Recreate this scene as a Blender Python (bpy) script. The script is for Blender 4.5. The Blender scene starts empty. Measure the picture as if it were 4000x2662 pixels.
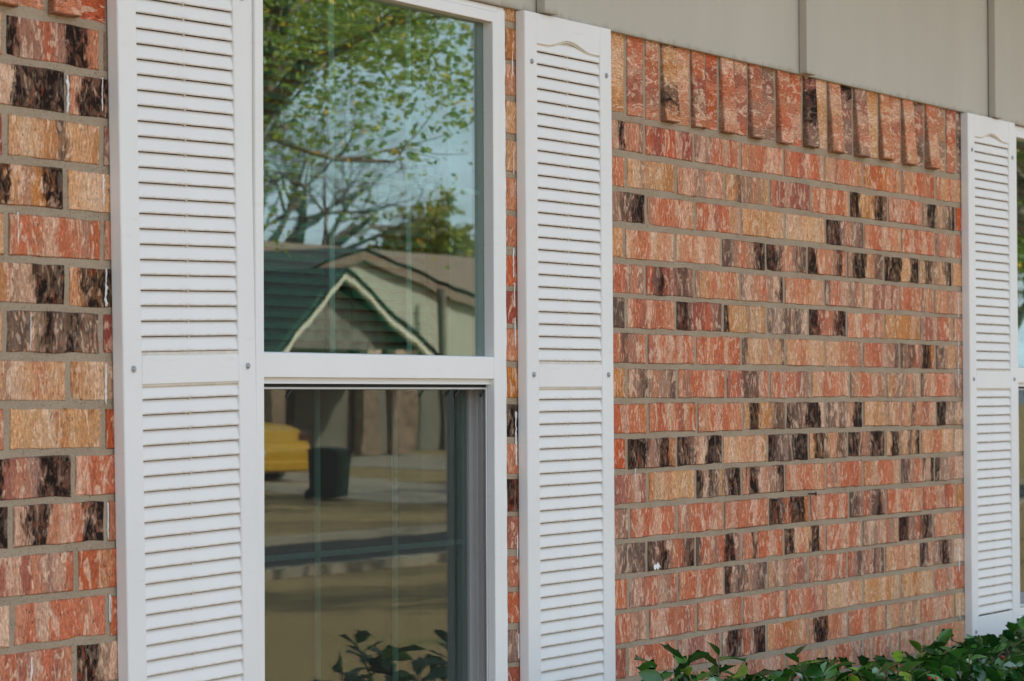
import bpy, bmesh, math, random
from mathutils import Vector, Matrix, Euler, noise
R = math.radians
scene = bpy.context.scene
col = scene.collection
rng = random.Random(7)

# ------------------------------------------------------------------ camera
CAM = Vector((-5.4699, -2.8887, 1.4947))
yaw, pitch, roll = 1.037264, 0.020802, -0.004732
fw = Vector((math.sin(yaw)*math.cos(pitch), math.cos(yaw)*math.cos(pitch), math.sin(pitch)))
rt = Vector((math.cos(yaw), -math.sin(yaw), 0)); up = rt.cross(fw)
r2 = math.cos(roll)*rt + math.sin(roll)*up
u2 = -math.sin(roll)*rt + math.cos(roll)*up
cd = bpy.data.cameras.new('camera'); cam = bpy.data.objects.new('camera', cd); col.objects.link(cam)
M = Matrix((r2, u2, -fw)).transposed().to_4x4(); M.translation = CAM
cam.matrix_world = M
cd.sensor_width = 36; cd.lens = 98.844; cd.clip_start = 0.05; cd.clip_end = 3000
cd.dof.use_dof = True; cd.dof.focus_distance = 5.5; cd.dof.aperture_fstop = 12
scene.camera = cam

# ------------------------------------------------------------------ light
CLOUD = (4.9, 5.25, 5.9)
SUN_EL, SUN_AZ = R(36), math.atan2(0.62, 0.78)      # azimuth: x, y of the direction towards the sun
sdir = Vector((0.62*math.cos(SUN_EL), 0.78*math.cos(SUN_EL), math.sin(SUN_EL))); sdir.normalize()
world = bpy.data.worlds.new('World'); scene.world = world; world.use_nodes = True
wn = world.node_tree; bg = wn.nodes['Background']
sky = wn.nodes.new('ShaderNodeTexSky'); sky.sky_type = 'NISHITA'; sky.sun_disc = False
sky.sun_elevation = SUN_EL; sky.sun_rotation = math.atan2(sdir.x, sdir.y)
sky.air_density = 1.0; sky.dust_density = 3.2; sky.ozone_density = 1.0
tc = wn.nodes.new('ShaderNodeTexCoord'); sp_ = wn.nodes.new('ShaderNodeSeparateXYZ'); wn.links.new(tc.outputs['Generated'], sp_.inputs[0])
# thin bright cloud sheet over the whole sky: direction projected on a flat layer
mxz = wn.nodes.new('ShaderNodeMath'); mxz.operation = 'MAXIMUM'; wn.links.new(sp_.outputs[2], mxz.inputs[0]); mxz.inputs[1].default_value = .0
adz = wn.nodes.new('ShaderNodeMath'); adz.operation = 'ADD'; wn.links.new(mxz.outputs[0], adz.inputs[0]); adz.inputs[1].default_value = .12
dv = wn.nodes.new('ShaderNodeVectorMath'); dv.operation = 'DIVIDE'; wn.links.new(tc.outputs['Generated'], dv.inputs[0]); wn.links.new(adz.outputs[0], dv.inputs[1])
cn = wn.nodes.new('ShaderNodeTexNoise'); wn.links.new(dv.outputs[0], cn.inputs['Vector']); cn.inputs['Scale'].default_value = 1.1; cn.inputs['Detail'].default_value = 6; cn.inputs['Roughness'].default_value = .6
cr = wn.nodes.new('ShaderNodeMapRange'); cr.interpolation_type = 'SMOOTHSTEP'; wn.links.new(cn.outputs[0], cr.inputs[0])
cr.inputs[1].default_value = .36; cr.inputs[2].default_value = .66; cr.inputs[3].default_value = .42; cr.inputs[4].default_value = .90
cm_ = wn.nodes.new('ShaderNodeMix'); cm_.data_type = 'RGBA'; wn.links.new(cr.outputs[0], cm_.inputs[0]); wn.links.new(sky.outputs[0], cm_.inputs[6]); cm_.inputs[7].default_value = (CLOUD[0], CLOUD[1], CLOUD[2], 1)
wn.links.new(cm_.outputs[2], bg.inputs[0]); bg.inputs[1].default_value = 0.148
sd = bpy.data.lights.new('sun', 'SUN'); so = bpy.data.objects.new('sun', sd); col.objects.link(so)
sd.energy = 5.0; sd.angle = R(0.53); sd.color = (1.0, 0.93, 0.82)
so.rotation_euler = (-sdir).to_track_quat('-Z', 'Y').to_euler(); so.location = (10, 20, 20)
scene.view_settings.view_transform = 'Standard'; scene.view_settings.look = 'None'
scene.view_settings.exposure = 1.0; scene.view_settings.gamma = 1
scene.view_settings.use_white_balance = True; scene.view_settings.white_balance_temperature = 5950; scene.view_settings.white_balance_tint = 4
scene.cycles.use_denoising = True
scene.cycles.max_bounces = 8; scene.cycles.transparent_max_bounces = 32
scene.cycles.caustics_reflective = False; scene.cycles.caustics_refractive = False
scene.cycles.sample_clamp_indirect = 6

# ------------------------------------------------------------------ node helpers
class NT:
    def __init__(s, name):
        s.m = bpy.data.materials.new(name); s.m.use_nodes = True
        s.t = s.m.node_tree; s.b = s.t.nodes['Principled BSDF']; s.out = s.t.nodes['Material Output']
    def n(s, typ, **kw):
        nd = s.t.nodes.new('ShaderNode' + typ)
        for k, v in kw.items(): setattr(nd, k, v)
        return nd
    def put(s, sock, v):
        if isinstance(v, bpy.types.NodeSocket): s.t.links.new(v, sock)
        elif v is not None:
            if hasattr(sock.default_value, '__len__') and not hasattr(v, '__len__'): v = (v,)*len(sock.default_value)
            if hasattr(v, '__len__') and hasattr(sock.default_value, '__len__') and len(sock.default_value) == 4 and len(v) == 3: v = tuple(v)+(1,)
            sock.default_value = v
    def math(s, op, a, b=None, clamp=False):
        nd = s.n('Math', operation=op, use_clamp=clamp); s.put(nd.inputs[0], a); s.put(nd.inputs[1], b); return nd.outputs[0]
    def vec(s, op, a, b=None):
        nd = s.n('VectorMath', operation=op); s.put(nd.inputs[0], a); s.put(nd.inputs[1], b); return nd.outputs[0]
    def mix(s, f, a, b, typ='MIX'):
        nd = s.n('Mix', data_type='RGBA', blend_type=typ); s.put(nd.inputs[0], f); s.put(nd.inputs[6], a); s.put(nd.inputs[7], b); return nd.outputs[2]
    def noise(s, v, sc, det=2, rough=.5, dist=0):
        nd = s.n('TexNoise'); s.put(nd.inputs['Vector'], v); nd.inputs['Scale'].default_value = sc
        nd.inputs['Detail'].default_value = det; nd.inputs['Roughness'].default_value = rough; nd.inputs['Distortion'].default_value = dist
        return nd.outputs[0]
    def vor(s, v, sc):
        nd = s.n('TexVoronoi'); s.put(nd.inputs['Vector'], v); nd.inputs['Scale'].default_value = sc; return nd.outputs[0]
    def rng(s, v, a, b, c=0, d=1, smooth=True):
        nd = s.n('MapRange', interpolation_type='SMOOTHSTEP' if smooth else 'LINEAR'); s.put(nd.inputs[0], v)
        for i, q in enumerate((a, b, c, d)): nd.inputs[i+1].default_value = q
        return nd.outputs[0]
    def coord(s, out='Object'): return s.n('TexCoord').outputs[out]
    def scale(s, v, k): return s.vec('MULTIPLY', v, k)
    def bump(s, h, strength, dist):
        nd = s.n('Bump'); s.put(nd.inputs['Height'], h); nd.inputs['Strength'].default_value = strength; nd.inputs['Distance'].default_value = dist
        s.t.links.new(nd.outputs[0], s.b.inputs['Normal'])
    def set(s, **kw):
        for k, v in kw.items():
            s.put(s.b.inputs[{'col': 'Base Color', 'rough': 'Roughness', 'spec': 'Specular IOR Level', 'metal': 'Metallic', 'coat': 'Coat Weight', 'sub': 'Subsurface Weight'}[k]], v)
        return s

def plain(name, c, rough=.6, var=.12, sc=6, spec=.3, metal=0, bump=0, bsc=60, coords='Object'):
    t = NT(name); v = t.coord(coords)
    n = t.noise(v, sc, 4, .6)
    a = tuple(x*(1-var) for x in c); b = tuple(min(1, x*(1+var)) for x in c)
    t.set(col=t.mix(t.rng(n, .3, .7), a, b), rough=rough, spec=spec, metal=metal)
    if bump: t.bump(t.noise(v, bsc, 4, .6), .6, bump)
    return t.m

# ------------------------------------------------------------------ mesh helpers
def link(o, parent=None):
    col.objects.link(o)
    if parent is not None: o.parent = parent
    return o
def mesh(name, verts, faces, mat=None, smooth=False):
    me = bpy.data.meshes.new(name); me.from_pydata([tuple(v) for v in verts], [], faces); me.update()
    if mat: me.materials.append(mat)
    if smooth: me.polygons.foreach_set('use_smooth', [True]*len(me.polygons))
    return me
def tag(o, label=None, cat=None, group=None, kind=None):
    if label: o['label'] = label
    if cat: o['category'] = cat
    if group: o['group'] = group
    if kind: o['kind'] = kind
    return o
def empty(name, loc=(0, 0, 0), **kw):
    o = bpy.data.objects.new(name, None); o.location = loc; o.empty_display_size = .1; link(o); return tag(o, **kw)
class MB:
    def __init__(s): s.v = []; s.f = []
    def add(s, vs, fs):
        k = len(s.v); s.v += [tuple(v) for v in vs]; s.f += [tuple(i+k for i in f) for f in fs]; return s
    def box(s, x0, x1, y0, y1, z0, z1):
        return s.add([(x0,y0,z0),(x1,y0,z0),(x1,y1,z0),(x0,y1,z0),(x0,y0,z1),(x1,y0,z1),(x1,y1,z1),(x0,y1,z1)],
                     [(0,3,2,1),(4,5,6,7),(0,1,5,4),(1,2,6,5),(2,3,7,6),(3,0,4,7)])
    def prism(s, pts, y0, y1):                       # polygon in x,z (counter-clockwise seen from -y) extruded along y
        n = len(pts)
        vs = [(x, y0, z) for x, z in pts] + [(x, y1, z) for x, z in pts]
        return s.add(vs, [tuple(range(n)), tuple(range(2*n-1, n-1, -1))] + [(i, i+n, (i+1) % n+n, (i+1) % n) for i in range(n)])
    def extx(s, pts, x0, x1):                        # polygon in y,z extruded along x
        n = len(pts)
        vs = [(x0, y, z) for y, z in pts] + [(x1, y, z) for y, z in pts]
        return s.add(vs, [tuple(range(n-1, -1, -1)), tuple(range(n, 2*n))] + [(i, (i+1) % n, (i+1) % n+n, i+n) for i in range(n)])
    def tube(s, path, rad, n=6, cap=True):
        k = len(s.v); P = [Vector(p) for p in path]
        for i, p in enumerate(P):
            t = (P[min(i+1, len(P)-1)] - P[max(i-1, 0)]); t = t.normalized() if t.length > 1e-9 else Vector((0, 0, 1))
            a = t.cross(Vector((0, 0, 1)) if abs(t.z) < .9 else Vector((1, 0, 0))).normalized(); b = t.cross(a)
            r = rad[i] if hasattr(rad, '__len__') else rad
            for j in range(n):
                th = 2*math.pi*j/n; s.v.append(tuple(p + a*(r*math.cos(th)) + b*(r*math.sin(th))))
        for i in range(len(P)-1):
            for j in range(n):
                s.f.append((k+i*n+j, k+i*n+(j+1) % n, k+(i+1)*n+(j+1) % n, k+(i+1)*n+j))
        if cap:
            s.f.append(tuple(k+j for j in range(n-1, -1, -1))); s.f.append(tuple(k+(len(P)-1)*n+j for j in range(n)))
        return s
    def build(s, name, mat, parent=None, smooth=False, bevel=0, seg=2, loc=None):
        me = mesh(name, s.v, s.f, mat, smooth)
        bm = bmesh.new(); bm.from_mesh(me)
        bmesh.ops.recalc_face_normals(bm, faces=bm.faces)
        if bevel:
            es = [e for e in bm.edges if len(e.link_faces) == 2 and e.calc_face_angle(0) > .5]
            bmesh.ops.bevel(bm, geom=es, offset=bevel, segments=seg, affect='EDGES', profile=.5, clamp_overlap=True)
        bm.to_mesh(me); bm.free()
        o = bpy.data.objects.new(name, me); link(o, parent)
        if loc: o.location = loc
        return o
def copy_tree(o, parent=None):
    c = o.copy(); link(c, parent)
    for ch in list(o.children): copy_tree(ch, c)
    return c

# ------------------------------------------------------------------ materials
PAL = {'D': (.024, .015, .012), 'd': (.125, .082, .062), 'g': (.31, .20, .145), 'r': (.54, .115, .042), 'o': (.53, .20, .05),
       'p': (.58, .23, .12), 't': (.64, .355, .17), 'w': (.74, .50, .34), 'm': (.31, .080, .058)}

def brick_material(name, banded=True):
    t = NT(name)
    oc = t.coord('Object'); rnd = t.n('ObjectInfo').outputs['Random']
    off = t.math('MULTIPLY', rnd, 61.0)
    P = t.vec('ADD', oc, t.n('CombineXYZ').outputs[0])
    cx = t.n('CombineXYZ'); t.put(cx.inputs[0], off); t.put(cx.inputs[2], t.math('MULTIPLY', rnd, 23.0))
    P = t.vec('ADD', oc, cx.outputs[0])
    wob = t.noise(t.scale(P, (42, 42, 17)), 1, 3, .6, .6)
    fine = t.noise(t.scale(P, (420, 200, 55)), 1, 3, .65)
    stri = t.noise(t.scale(P, (700, 200, 36)), 1, 2, .6)
    if banded:
        gx = t.n('SeparateXYZ'); t.put(gx.inputs[0], t.coord('Generated'))
        u = gx.outputs[0]
        u = t.math('ADD', u, t.math('MULTIPLY', t.math('SUBTRACT', wob, .5), .34))
        u = t.math('ADD', u, t.math('MULTIPLY', t.math('SUBTRACT', fine, .5), .20))
        u8 = t.math('MULTIPLY', u, 8.0)
        def band(i): return t.n('Attribute', attribute_type='OBJECT', attribute_name='b%d' % i).outputs['Color']
        c = band(0)
        for i in range(1, 8): c = t.mix(t.rng(u8, i-.30, i+.30), c, band(i))
        bm_ = t.n('Attribute', attribute_type='OBJECT', attribute_name='bm').outputs['Color']
        pt_ = t.rng(t.noise(t.vec('ADD', t.scale(P, (38, 38, 24)), (7.7, 0, 2.9)), 1, 4, .65, .8), .46, .60)
        c = t.mix(t.math('MULTIPLY', pt_, .28), c, bm_)
    else:
        vc = t.n('Attribute', attribute_type='GEOMETRY', attribute_name='bc').outputs['Color']
        wp = t.n('NewGeometry').outputs['Position']
        bn = t.noise(t.scale(wp, (30, 30, 9)), 1, 3, .6)
        c = t.mix(t.rng(bn, .52, .66), vc, (.30, .2, .15))
    # pale clay smears dragged down the face, some red ones
    sm = t.noise(t.vec('ADD', t.scale(P, (46, 46, 19)), (3.1, 0, 8.2)), 1, 2, .5, 1.9)
    smf = t.rng(sm, .575, .625)
    lum = t.n('RGBToBW'); t.put(lum.inputs[0], c); lk = t.rng(lum.outputs[0], .04, .16, .22, 1)
    smf = t.math('MULTIPLY', smf, lk)
    c = t.mix(t.math('MULTIPLY', smf, .50), c, (.80, .555, .385))
    bs = t.noise(t.vec('ADD', t.scale(P, (30, 30, 13)), (1.7, 0, 4.9)), 1, 2, .45, 2.2)
    c = t.mix(t.math('MULTIPLY', t.math('MULTIPLY', t.rng(bs, .60, .63), lk), .62), c, (.80, .55, .38))
    rs = t.noise(t.vec('ADD', t.scale(P, (95, 95, 30)), (9.1, 0, 1.2)), 1, 3, .6, 1.0)
    c = t.mix(t.math('MULTIPLY', t.rng(rs, .60, .66), .5), c, (.40, .085, .035))
    ds = t.noise(t.vec('ADD', t.scale(P, (130, 130, 45)), (4.4, 0, 5.7)), 1, 4, .7, .4)
    c = t.mix(t.math('MULTIPLY', t.rng(ds, .62, .72), .4), c, (.15, .095, .07))
    mo = t.noise(t.scale(P, (240, 200, 110)), 1, 4, .75, .3)
    mk = t.rng(mo, .30, .70, .46, 1.38, False)
    mc = t.n('CombineColor'); [t.put(mc.inputs[i], mk) for i in range(3)]
    c = t.mix(1.0, c, mc.outputs[0], 'MULTIPLY')
    # drag striations
    k = t.rng(stri, .25, .75, .58, 1.34, False)
    kk = t.n('CombineColor'); [t.put(kk.inputs[i], k) for i in range(3)]
    c = t.mix(1.0, c, kk.outputs[0], 'MULTIPLY')
    wh = t.rng(fine, .63, .70)
    c = t.mix(t.math('MULTIPLY', t.math('MULTIPLY', wh, lk), .22), c, (.80, .56, .40))
    # pits and specks
    pv = t.vor(t.scale(P, (1, 1, .55)), 125); pit = t.rng(pv, .13, .21, 1, 0)
    sel = t.rng(t.noise(P, 70, 2), .50, .60)
    pit = t.math('MULTIPLY', pit, sel)
    c = t.mix(t.math('MULTIPLY', pit, .85), c, (.05, .032, .025))
    sv = t.vor(t.vec('ADD', P, (5, 5, 5)), 260); spk = t.math('MULTIPLY', t.rng(sv, .06, .12, 1, 0), t.rng(t.noise(P, 45, 2), .5, .62))
    c = t.mix(t.math('MULTIPLY', spk, .6), c, (.75, .66, .56))
    if banded:      # shadow of the joint gaps painted as dark outlines along the arrises
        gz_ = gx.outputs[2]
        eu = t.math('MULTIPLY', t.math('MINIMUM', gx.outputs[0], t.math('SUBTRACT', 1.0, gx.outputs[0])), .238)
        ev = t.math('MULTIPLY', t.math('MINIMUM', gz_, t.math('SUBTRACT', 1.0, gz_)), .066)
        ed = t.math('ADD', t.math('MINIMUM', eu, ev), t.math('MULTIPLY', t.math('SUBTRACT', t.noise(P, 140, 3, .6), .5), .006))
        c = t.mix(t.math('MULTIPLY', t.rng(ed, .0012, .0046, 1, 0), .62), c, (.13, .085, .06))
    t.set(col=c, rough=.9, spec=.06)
    h = t.math('ADD', t.math('MULTIPLY', stri, .5), t.math('MULTIPLY', fine, .8))
    h = t.math('SUBTRACT', h, t.math('MULTIPLY', pit, 1.6))
    h = t.math('ADD', h, t.math('MULTIPLY', smf, .25))
    t.bump(h, .55, .0016)
    return t.m
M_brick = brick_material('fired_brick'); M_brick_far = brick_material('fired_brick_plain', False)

t = NT('mortar'); v = t.n('NewGeometry').outputs['Position']
n1 = t.noise(v, 9, 3); n2 = t.noise(v, 420, 3, .7); sp = t.rng(t.vor(v, 190), .14, .24, 1, 0)
sp = t.math('MULTIPLY', sp, t.rng(t.noise(v, 60, 2), .46, .58))
c = t.mix(t.rng(n1, .3, .7), (.30, .228, .155), (.38, .298, .21))
c = t.mix(t.rng(n2, .35, .75), c, (.45, .36, .26))
wsp = t.rng(t.vor(t.vec('ADD', v, (3, 3, 3)), 300), .06, .12, 1, 0)
c = t.mix(t.math('MULTIPLY', wsp, .5), c, (.72, .68, .6))
c = t.mix(t.math('MULTIPLY', sp, .8), c, (.10, .07, .05))
t.set(col=c, rough=.95, spec=.05)
t.bump(t.math('SUBTRACT', n2, t.math('MULTIPLY', sp, .9)), .8, .0022); M_mortar = t.m

def vinyl(name, c, grain=0.0, axis='z'):
    t = NT(name); v = t.coord('Object')
    n = t.noise(v, 3.5, 3, .5)
    cc = t.mix(t.rng(n, .3, .7), tuple(x*.965 for x in c), tuple(min(.9, x*1.02) for x in c))
    dirt = t.noise(t.scale(v, (9, 9, 60)), 1, 4, .65)
    cc = t.mix(t.math('MULTIPLY', t.rng(dirt, .58, .78), .22), cc, (.52, .45, .36))
    t.set(col=cc, rough=.48, spec=.35)
    if grain:
        g = t.noise(t.scale(v, (900, 300, 12) if axis == 'z' else (14, 300, 520)), 1, 3, .6, .8)
        t.bump(g, .35, grain)
    return t.m
M_shut_v = vinyl('shutter_vinyl_stile', (.78, .77, .75), .0012, 'z')
M_shut_h = vinyl('shutter_vinyl_rail', (.78, .77, .75), .0011, 'x')
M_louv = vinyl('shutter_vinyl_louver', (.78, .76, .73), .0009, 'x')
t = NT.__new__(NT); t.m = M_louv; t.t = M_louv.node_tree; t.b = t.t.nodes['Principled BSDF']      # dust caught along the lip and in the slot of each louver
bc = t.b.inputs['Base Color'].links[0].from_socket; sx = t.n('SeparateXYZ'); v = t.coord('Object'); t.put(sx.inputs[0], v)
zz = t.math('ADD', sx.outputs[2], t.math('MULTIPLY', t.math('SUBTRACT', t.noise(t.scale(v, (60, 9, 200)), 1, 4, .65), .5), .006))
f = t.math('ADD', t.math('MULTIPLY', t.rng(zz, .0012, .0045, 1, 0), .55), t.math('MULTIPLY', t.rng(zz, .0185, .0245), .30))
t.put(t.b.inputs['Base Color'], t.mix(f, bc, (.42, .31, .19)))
M_win = vinyl('window_vinyl', (.79, .78, .755))
M_bar = plain('grille_bar', (.48, .50, .48), .5, .04)
M_caulk = plain('white_caulk', (.80, .79, .77), .55, .06, 30, .3, bump=.001, bsc=120)
M_black = plain('flat_black', (.012, .012, .012), .6)
M_alu = plain('screen_frame_aluminium', (.55, .56, .58), .35, .05, 8, .5, metal=.6)
M_steel = plain('galvanised_screw', (.42, .44, .46), .38, .15, 60, .5, metal=.85)
t = NT('siding_paint'); v = t.coord('Object')
n = t.noise(t.scale(v, (3, 3, 1.2)), 1, 4, .6); fine = t.noise(t.scale(v, (60, 60, 9)), 1, 3, .6)
c = t.mix(t.rng(n, .3, .7), (.45, .42, .35), (.49, .46, .385))
c = t.mix(t.math('MULTIPLY', t.rng(fine, .6, .8), .2), c, (.30, .285, .25))
sep = t.n('SeparateXYZ'); t.put(sep.inputs[0], v)
edge = t.rng(t.math('ADD', sep.outputs[2], t.math('MULTIPLY', t.noise(t.scale(v, (40, 40, 8)), 1, 4), .03)), .012, .028, 1, 0)
c = t.mix(t.math('MULTIPLY', edge, .35), c, (.17, .13, .085))
t.set(col=c, rough=.7, spec=.2); t.bump(t.noise(t.scale(v, (300, 300, 30)), 1, 3), .25, .001); M_siding = t.m

def glass(name, tint, f0, gtint=(1, 1, 1)):
    t = NT(name); t.t.nodes.remove(t.b)
    lw = t.n('LayerWeight'); lw.inputs['Blend'].default_value = .5
    f = t.math('ADD', f0, t.math('MULTIPLY', t.math('POWER', lw.outputs['Facing'], 5.0), 1-f0), True)
    tr = t.n('BsdfTransparent'); tr.inputs[0].default_value = (*tint, 1)
    gl = t.n('BsdfGlossy'); gl.inputs['Roughness'].default_value = 0.0; gl.inputs['Color'].default_value = (*gtint, 1)
    wv = t.n('NewGeometry').outputs['Position']
    b = t.n('Bump'); b.inputs['Strength'].default_value = .13; b.inputs['Distance'].default_value = .0012
    t.put(b.inputs['Height'], t.noise(t.scale(wv, (5.0, 1, 2.2)), 1, 2, .5)); t.t.links.new(b.outputs[0], gl.inputs['Normal'])
    mx = t.n('MixShader'); t.put(mx.inputs[0], f); t.t.links.new(tr.outputs[0], mx.inputs[1]); t.t.links.new(gl.outputs[0], mx.inputs[2])
    t.t.links.new(mx.outputs[0], t.out.inputs[0]); return t.m
M_glass1 = glass('outer_glass', (.66, .82, .77), .20)
M_glass2 = glass('inner_glass', (.68, .84, .79), .075, (.75, 1.0, .92))
t = NT('insect_mesh'); t.t.nodes.remove(t.b); v = t.coord('Object')
tr = t.n('BsdfTransparent'); df = t.n('BsdfDiffuse'); df.inputs[0].default_value = (.035, .034, .03, 1)
sx = t.n('SeparateXYZ'); t.put(sx.inputs[0], v)
wx_ = t.math('SINE', t.math('MULTIPLY', sx.outputs[0], 2*math.pi/.0016)); wz_ = t.math('SINE', t.math('MULTIPLY', sx.outputs[2], 2*math.pi/.0021))
f = t.math('ADD', .41, t.math('ADD', t.math('MULTIPLY', wx_, .07), t.math('MULTIPLY', wz_, .12)))
mx = t.n('MixShader'); t.put(mx.inputs[0], f); t.t.links.new(tr.outputs[0], mx.inputs[1]); t.t.links.new(df.outputs[0], mx.inputs[2])
t.t.links.new(mx.outputs[0], t.out.inputs[0]); M_mesh = t.m
M_blind = plain('blind_slat', (.52, .51, .47), .5, .05)
M_void = plain('slit_shade', (.17, .12, .075), .9)
M_mould = plain('dusty_moulding', (.64, .585, .50), .5, .10, 30)
M_cord = plain('blind_cord', (.10, .085, .07), .8)
M_room = plain('room_paint', (.16, .15, .14), .9)

def leafmat(name, c1, c2, gloss=.3, rough=.32, trans=.25):
    t = NT(name); r = t.math('FRACT', t.math('ADD', t.n('ObjectInfo').outputs['Random'], t.n('NewGeometry').outputs['Random Per Island']))
    v = t.coord('Object')
    c = t.mix(t.rng(r, .1, .95), c1, c2)
    c = t.mix(t.rng(r, .965, .975), c, tuple(min(1, x) for x in (c2[0]*3.2, c2[1]*1.8, c2[2])))
    c = t.mix(t.math('MULTIPLY', t.rng(t.noise(v, 55, 3), .5, .75), .35), c, tuple(x*.45 for x in c1))
    t.set(col=c, rough=rough, spec=gloss)
    tl = t.n('BsdfTranslucent'); t.put(tl.inputs[0], t.mix(.5, c, tuple(min(1, x*1.8) for x in c2)))
    mx = t.n('MixShader'); mx.inputs[0].default_value = trans
    t.t.links.new(t.b.outputs[0], mx.inputs[1]); t.t.links.new(tl.outputs[0], mx.inputs[2]); t.t.links.new(mx.outputs[0], t.out.inputs[0])
    return t.m
M_holly = leafmat('holly_leaf', (.009, .055, .012), (.055, .18, .022), .55, .26, .10)
M_oak = leafmat('oak_leaf', (.10, .16, .025), (.26, .29, .05), .3, .45, .35)
M_yel = leafmat('spring_leaf', (.18, .17, .03), (.28, .24, .05), .2, .6, .35)
M_bark = plain('bark', (.15, .115, .085), .9, .35, 14, .1, bump=.01, bsc=30)
M_twig = plain('twig', (.22, .17, .12), .85, .25, 40, .15)
M_berry = plain('berry', (.45, .02, .015), .3, .1, 20, .5)
RIGHT = {
 0: ([-0.0026, 0.2374, 0.4789, 0.7176, 0.9547, 1.1998, 1.4454, 1.6874], 'rrwDpg rmmrwmm gwgrrwrp pprpwp prrmwrrw twmprptp orropt gtrrpr rtrwtm'),
 1: ([-0.0891, 0.1488, 0.3938, 0.6371, 0.8753, 1.1092, 1.3571, 1.5913, 1.8293], 'prp twgttoo pwpgpwp todgpgt pmwmmm prwprrt DDtoDDd pmwprrp gDDgtgdD rr'),
 2: ([0.0039, 0.2417, 0.4816, 0.7225, 0.9613, 1.2019, 1.4425, 1.6823], 'pgdD gprrprwt rrwmrrtw tototw wtwttwo DDgpgd prrwpt prwrwrp gpgwrp'),
 3: ([-0.0973, 0.1405, 0.3764, 0.6134, 0.8516, 1.0898, 1.3287, 1.5676, 1.8043], 'pt tprrwtpw tprtwppw ddgrwpgDD DDdpgdd DDppppgDDp gDDDtpdd DDDDttDD tDDgtdD tp'),
 4: ([-0.002, 0.2346, 0.4744, 0.7157, 0.951, 1.1926, 1.4307, 1.6718], 'rwmrgpg rdDmrgddg gtprwtprt gwprgwD ppprtw dprwggp twmmwmp prrpgtp tpgpwr'),
 5: ([-0.0927, 0.1429, 0.3809, 0.6168, 0.8547, 1.0878, 1.3275, 1.5708, 1.8077], 'dd wrmwrrpp DDdmrgd Dottgtwo dgdddw DDmpdDD ptwrwmp otooowo gmwmrt pw'),
 6: ([0.0038, 0.2389, 0.479, 0.7205, 0.9515, 1.1882, 1.4303, 1.6778], 'rrpdgp mwrwrwrp prprwrr dtwtpgtd tprtwt twtprpg prrwgd dgdrgDDo dgtgp'),
 7: ([-0.0903, 0.1491, 0.3953, 0.631, 0.8688, 1.1026, 1.3374, 1.5731, 1.8138], 'to pgDdgpgtgd pgrrpwpr mrmddwp prwrpmgg twrrppw gtrrwpg toggpgw dpwrrwp gp'),
 8: ([0.0063, 0.2459, 0.4836, 0.721, 0.952, 1.1853, 1.436, 1.681], 'rprrwrpo prrwrmtr ptrwrrpp tDDtogdd DddgpDDDw ddwdgpDD twotgtp ptdppmpw DDggtgD'),
 9: ([-0.0928, 0.1434, 0.3766, 0.6178, 0.8511, 1.0871, 1.3285, 1.5675, 1.8067], 'Dr DDDgpgDDo DDdpwDDD twtptpwo DdgdDD tDDdtpdd DDdpgDDD tDDgtdtD ptprtwt wt'),
 10: ([0.0025, 0.2374, 0.4746, 0.7128, 0.954, 1.1842, 1.4296, 1.666], 'mwmmpwm owtptttt DgDdtdDD pDDwpgdD pwprrptp pgwrrrp opwrrpw ddgrpdwD DggpwD'),
 11: ([-0.082, 0.1451, 0.379, 0.6207, 0.8536, 1.0924, 1.3317, 1.5794, 1.8224], 'pmpg rwrrwrrp pgrrwrrwp pwrrwrp DDdrgDDDo mpwrrwr ddgrpgdDg rrwrptp rprwmrp ot'),
 12: ([-0.0018, 0.2328, 0.4723, 0.706, 0.9468, 1.1749, 1.4128, 1.6537], 'dgwgdddd DdDDgprddD drgpgrDdDg ppDrrwpr DDwrtDDp prrwrpw gwgpwrgt DDggrdDd pwtpr'),
 13: ([-0.0898, 0.1457, 0.379, 0.6131, 0.8461, 1.0818, 1.3204, 1.5541, 1.7928], 'ptpr gwmrrwgr prrwrrpw Dgddpgdd tgwgprmg pgwprrpgr rgdgpdgd ttppwtp DdpgDDg ww'),
 14: ([0.0024, 0.2379, 0.4751, 0.7138, 0.9473, 1.1803, 1.422, 1.6579], 'rwrrpgw rwwrmprmp pwrrpwpr rpwrrprw rrwprmwp twtwppt tootwotw ototwt rpgwrp'),
 15: ([-0.0946, 0.1375, 0.361, 0.6052, 0.8437, 1.0802, 1.3215, 1.5582, 1.8], 'ppm wprmrprp gwmmwpm gDDdprgDD tprroptp pDDDtprpw prrwprtp wtpgtpgt prpwprt tw'),
 16: ([-0.0006, 0.2339, 0.472, 0.7115, 0.9417, 1.1769, 1.4121, 1.6493], 'pmwp pwrpm pwmpt mpwp prpwt pwrrpgg pgprpgwp pwpmwmtw tprrtw'),
 17: ([-0.0963, 0.1356, 0.359, 0.6029, 0.8412, 1.0775, 1.3187, 1.5551, 1.7968], 'mp prm pwm mmp prp mpr mpm rmr prr pt'),
}
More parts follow.
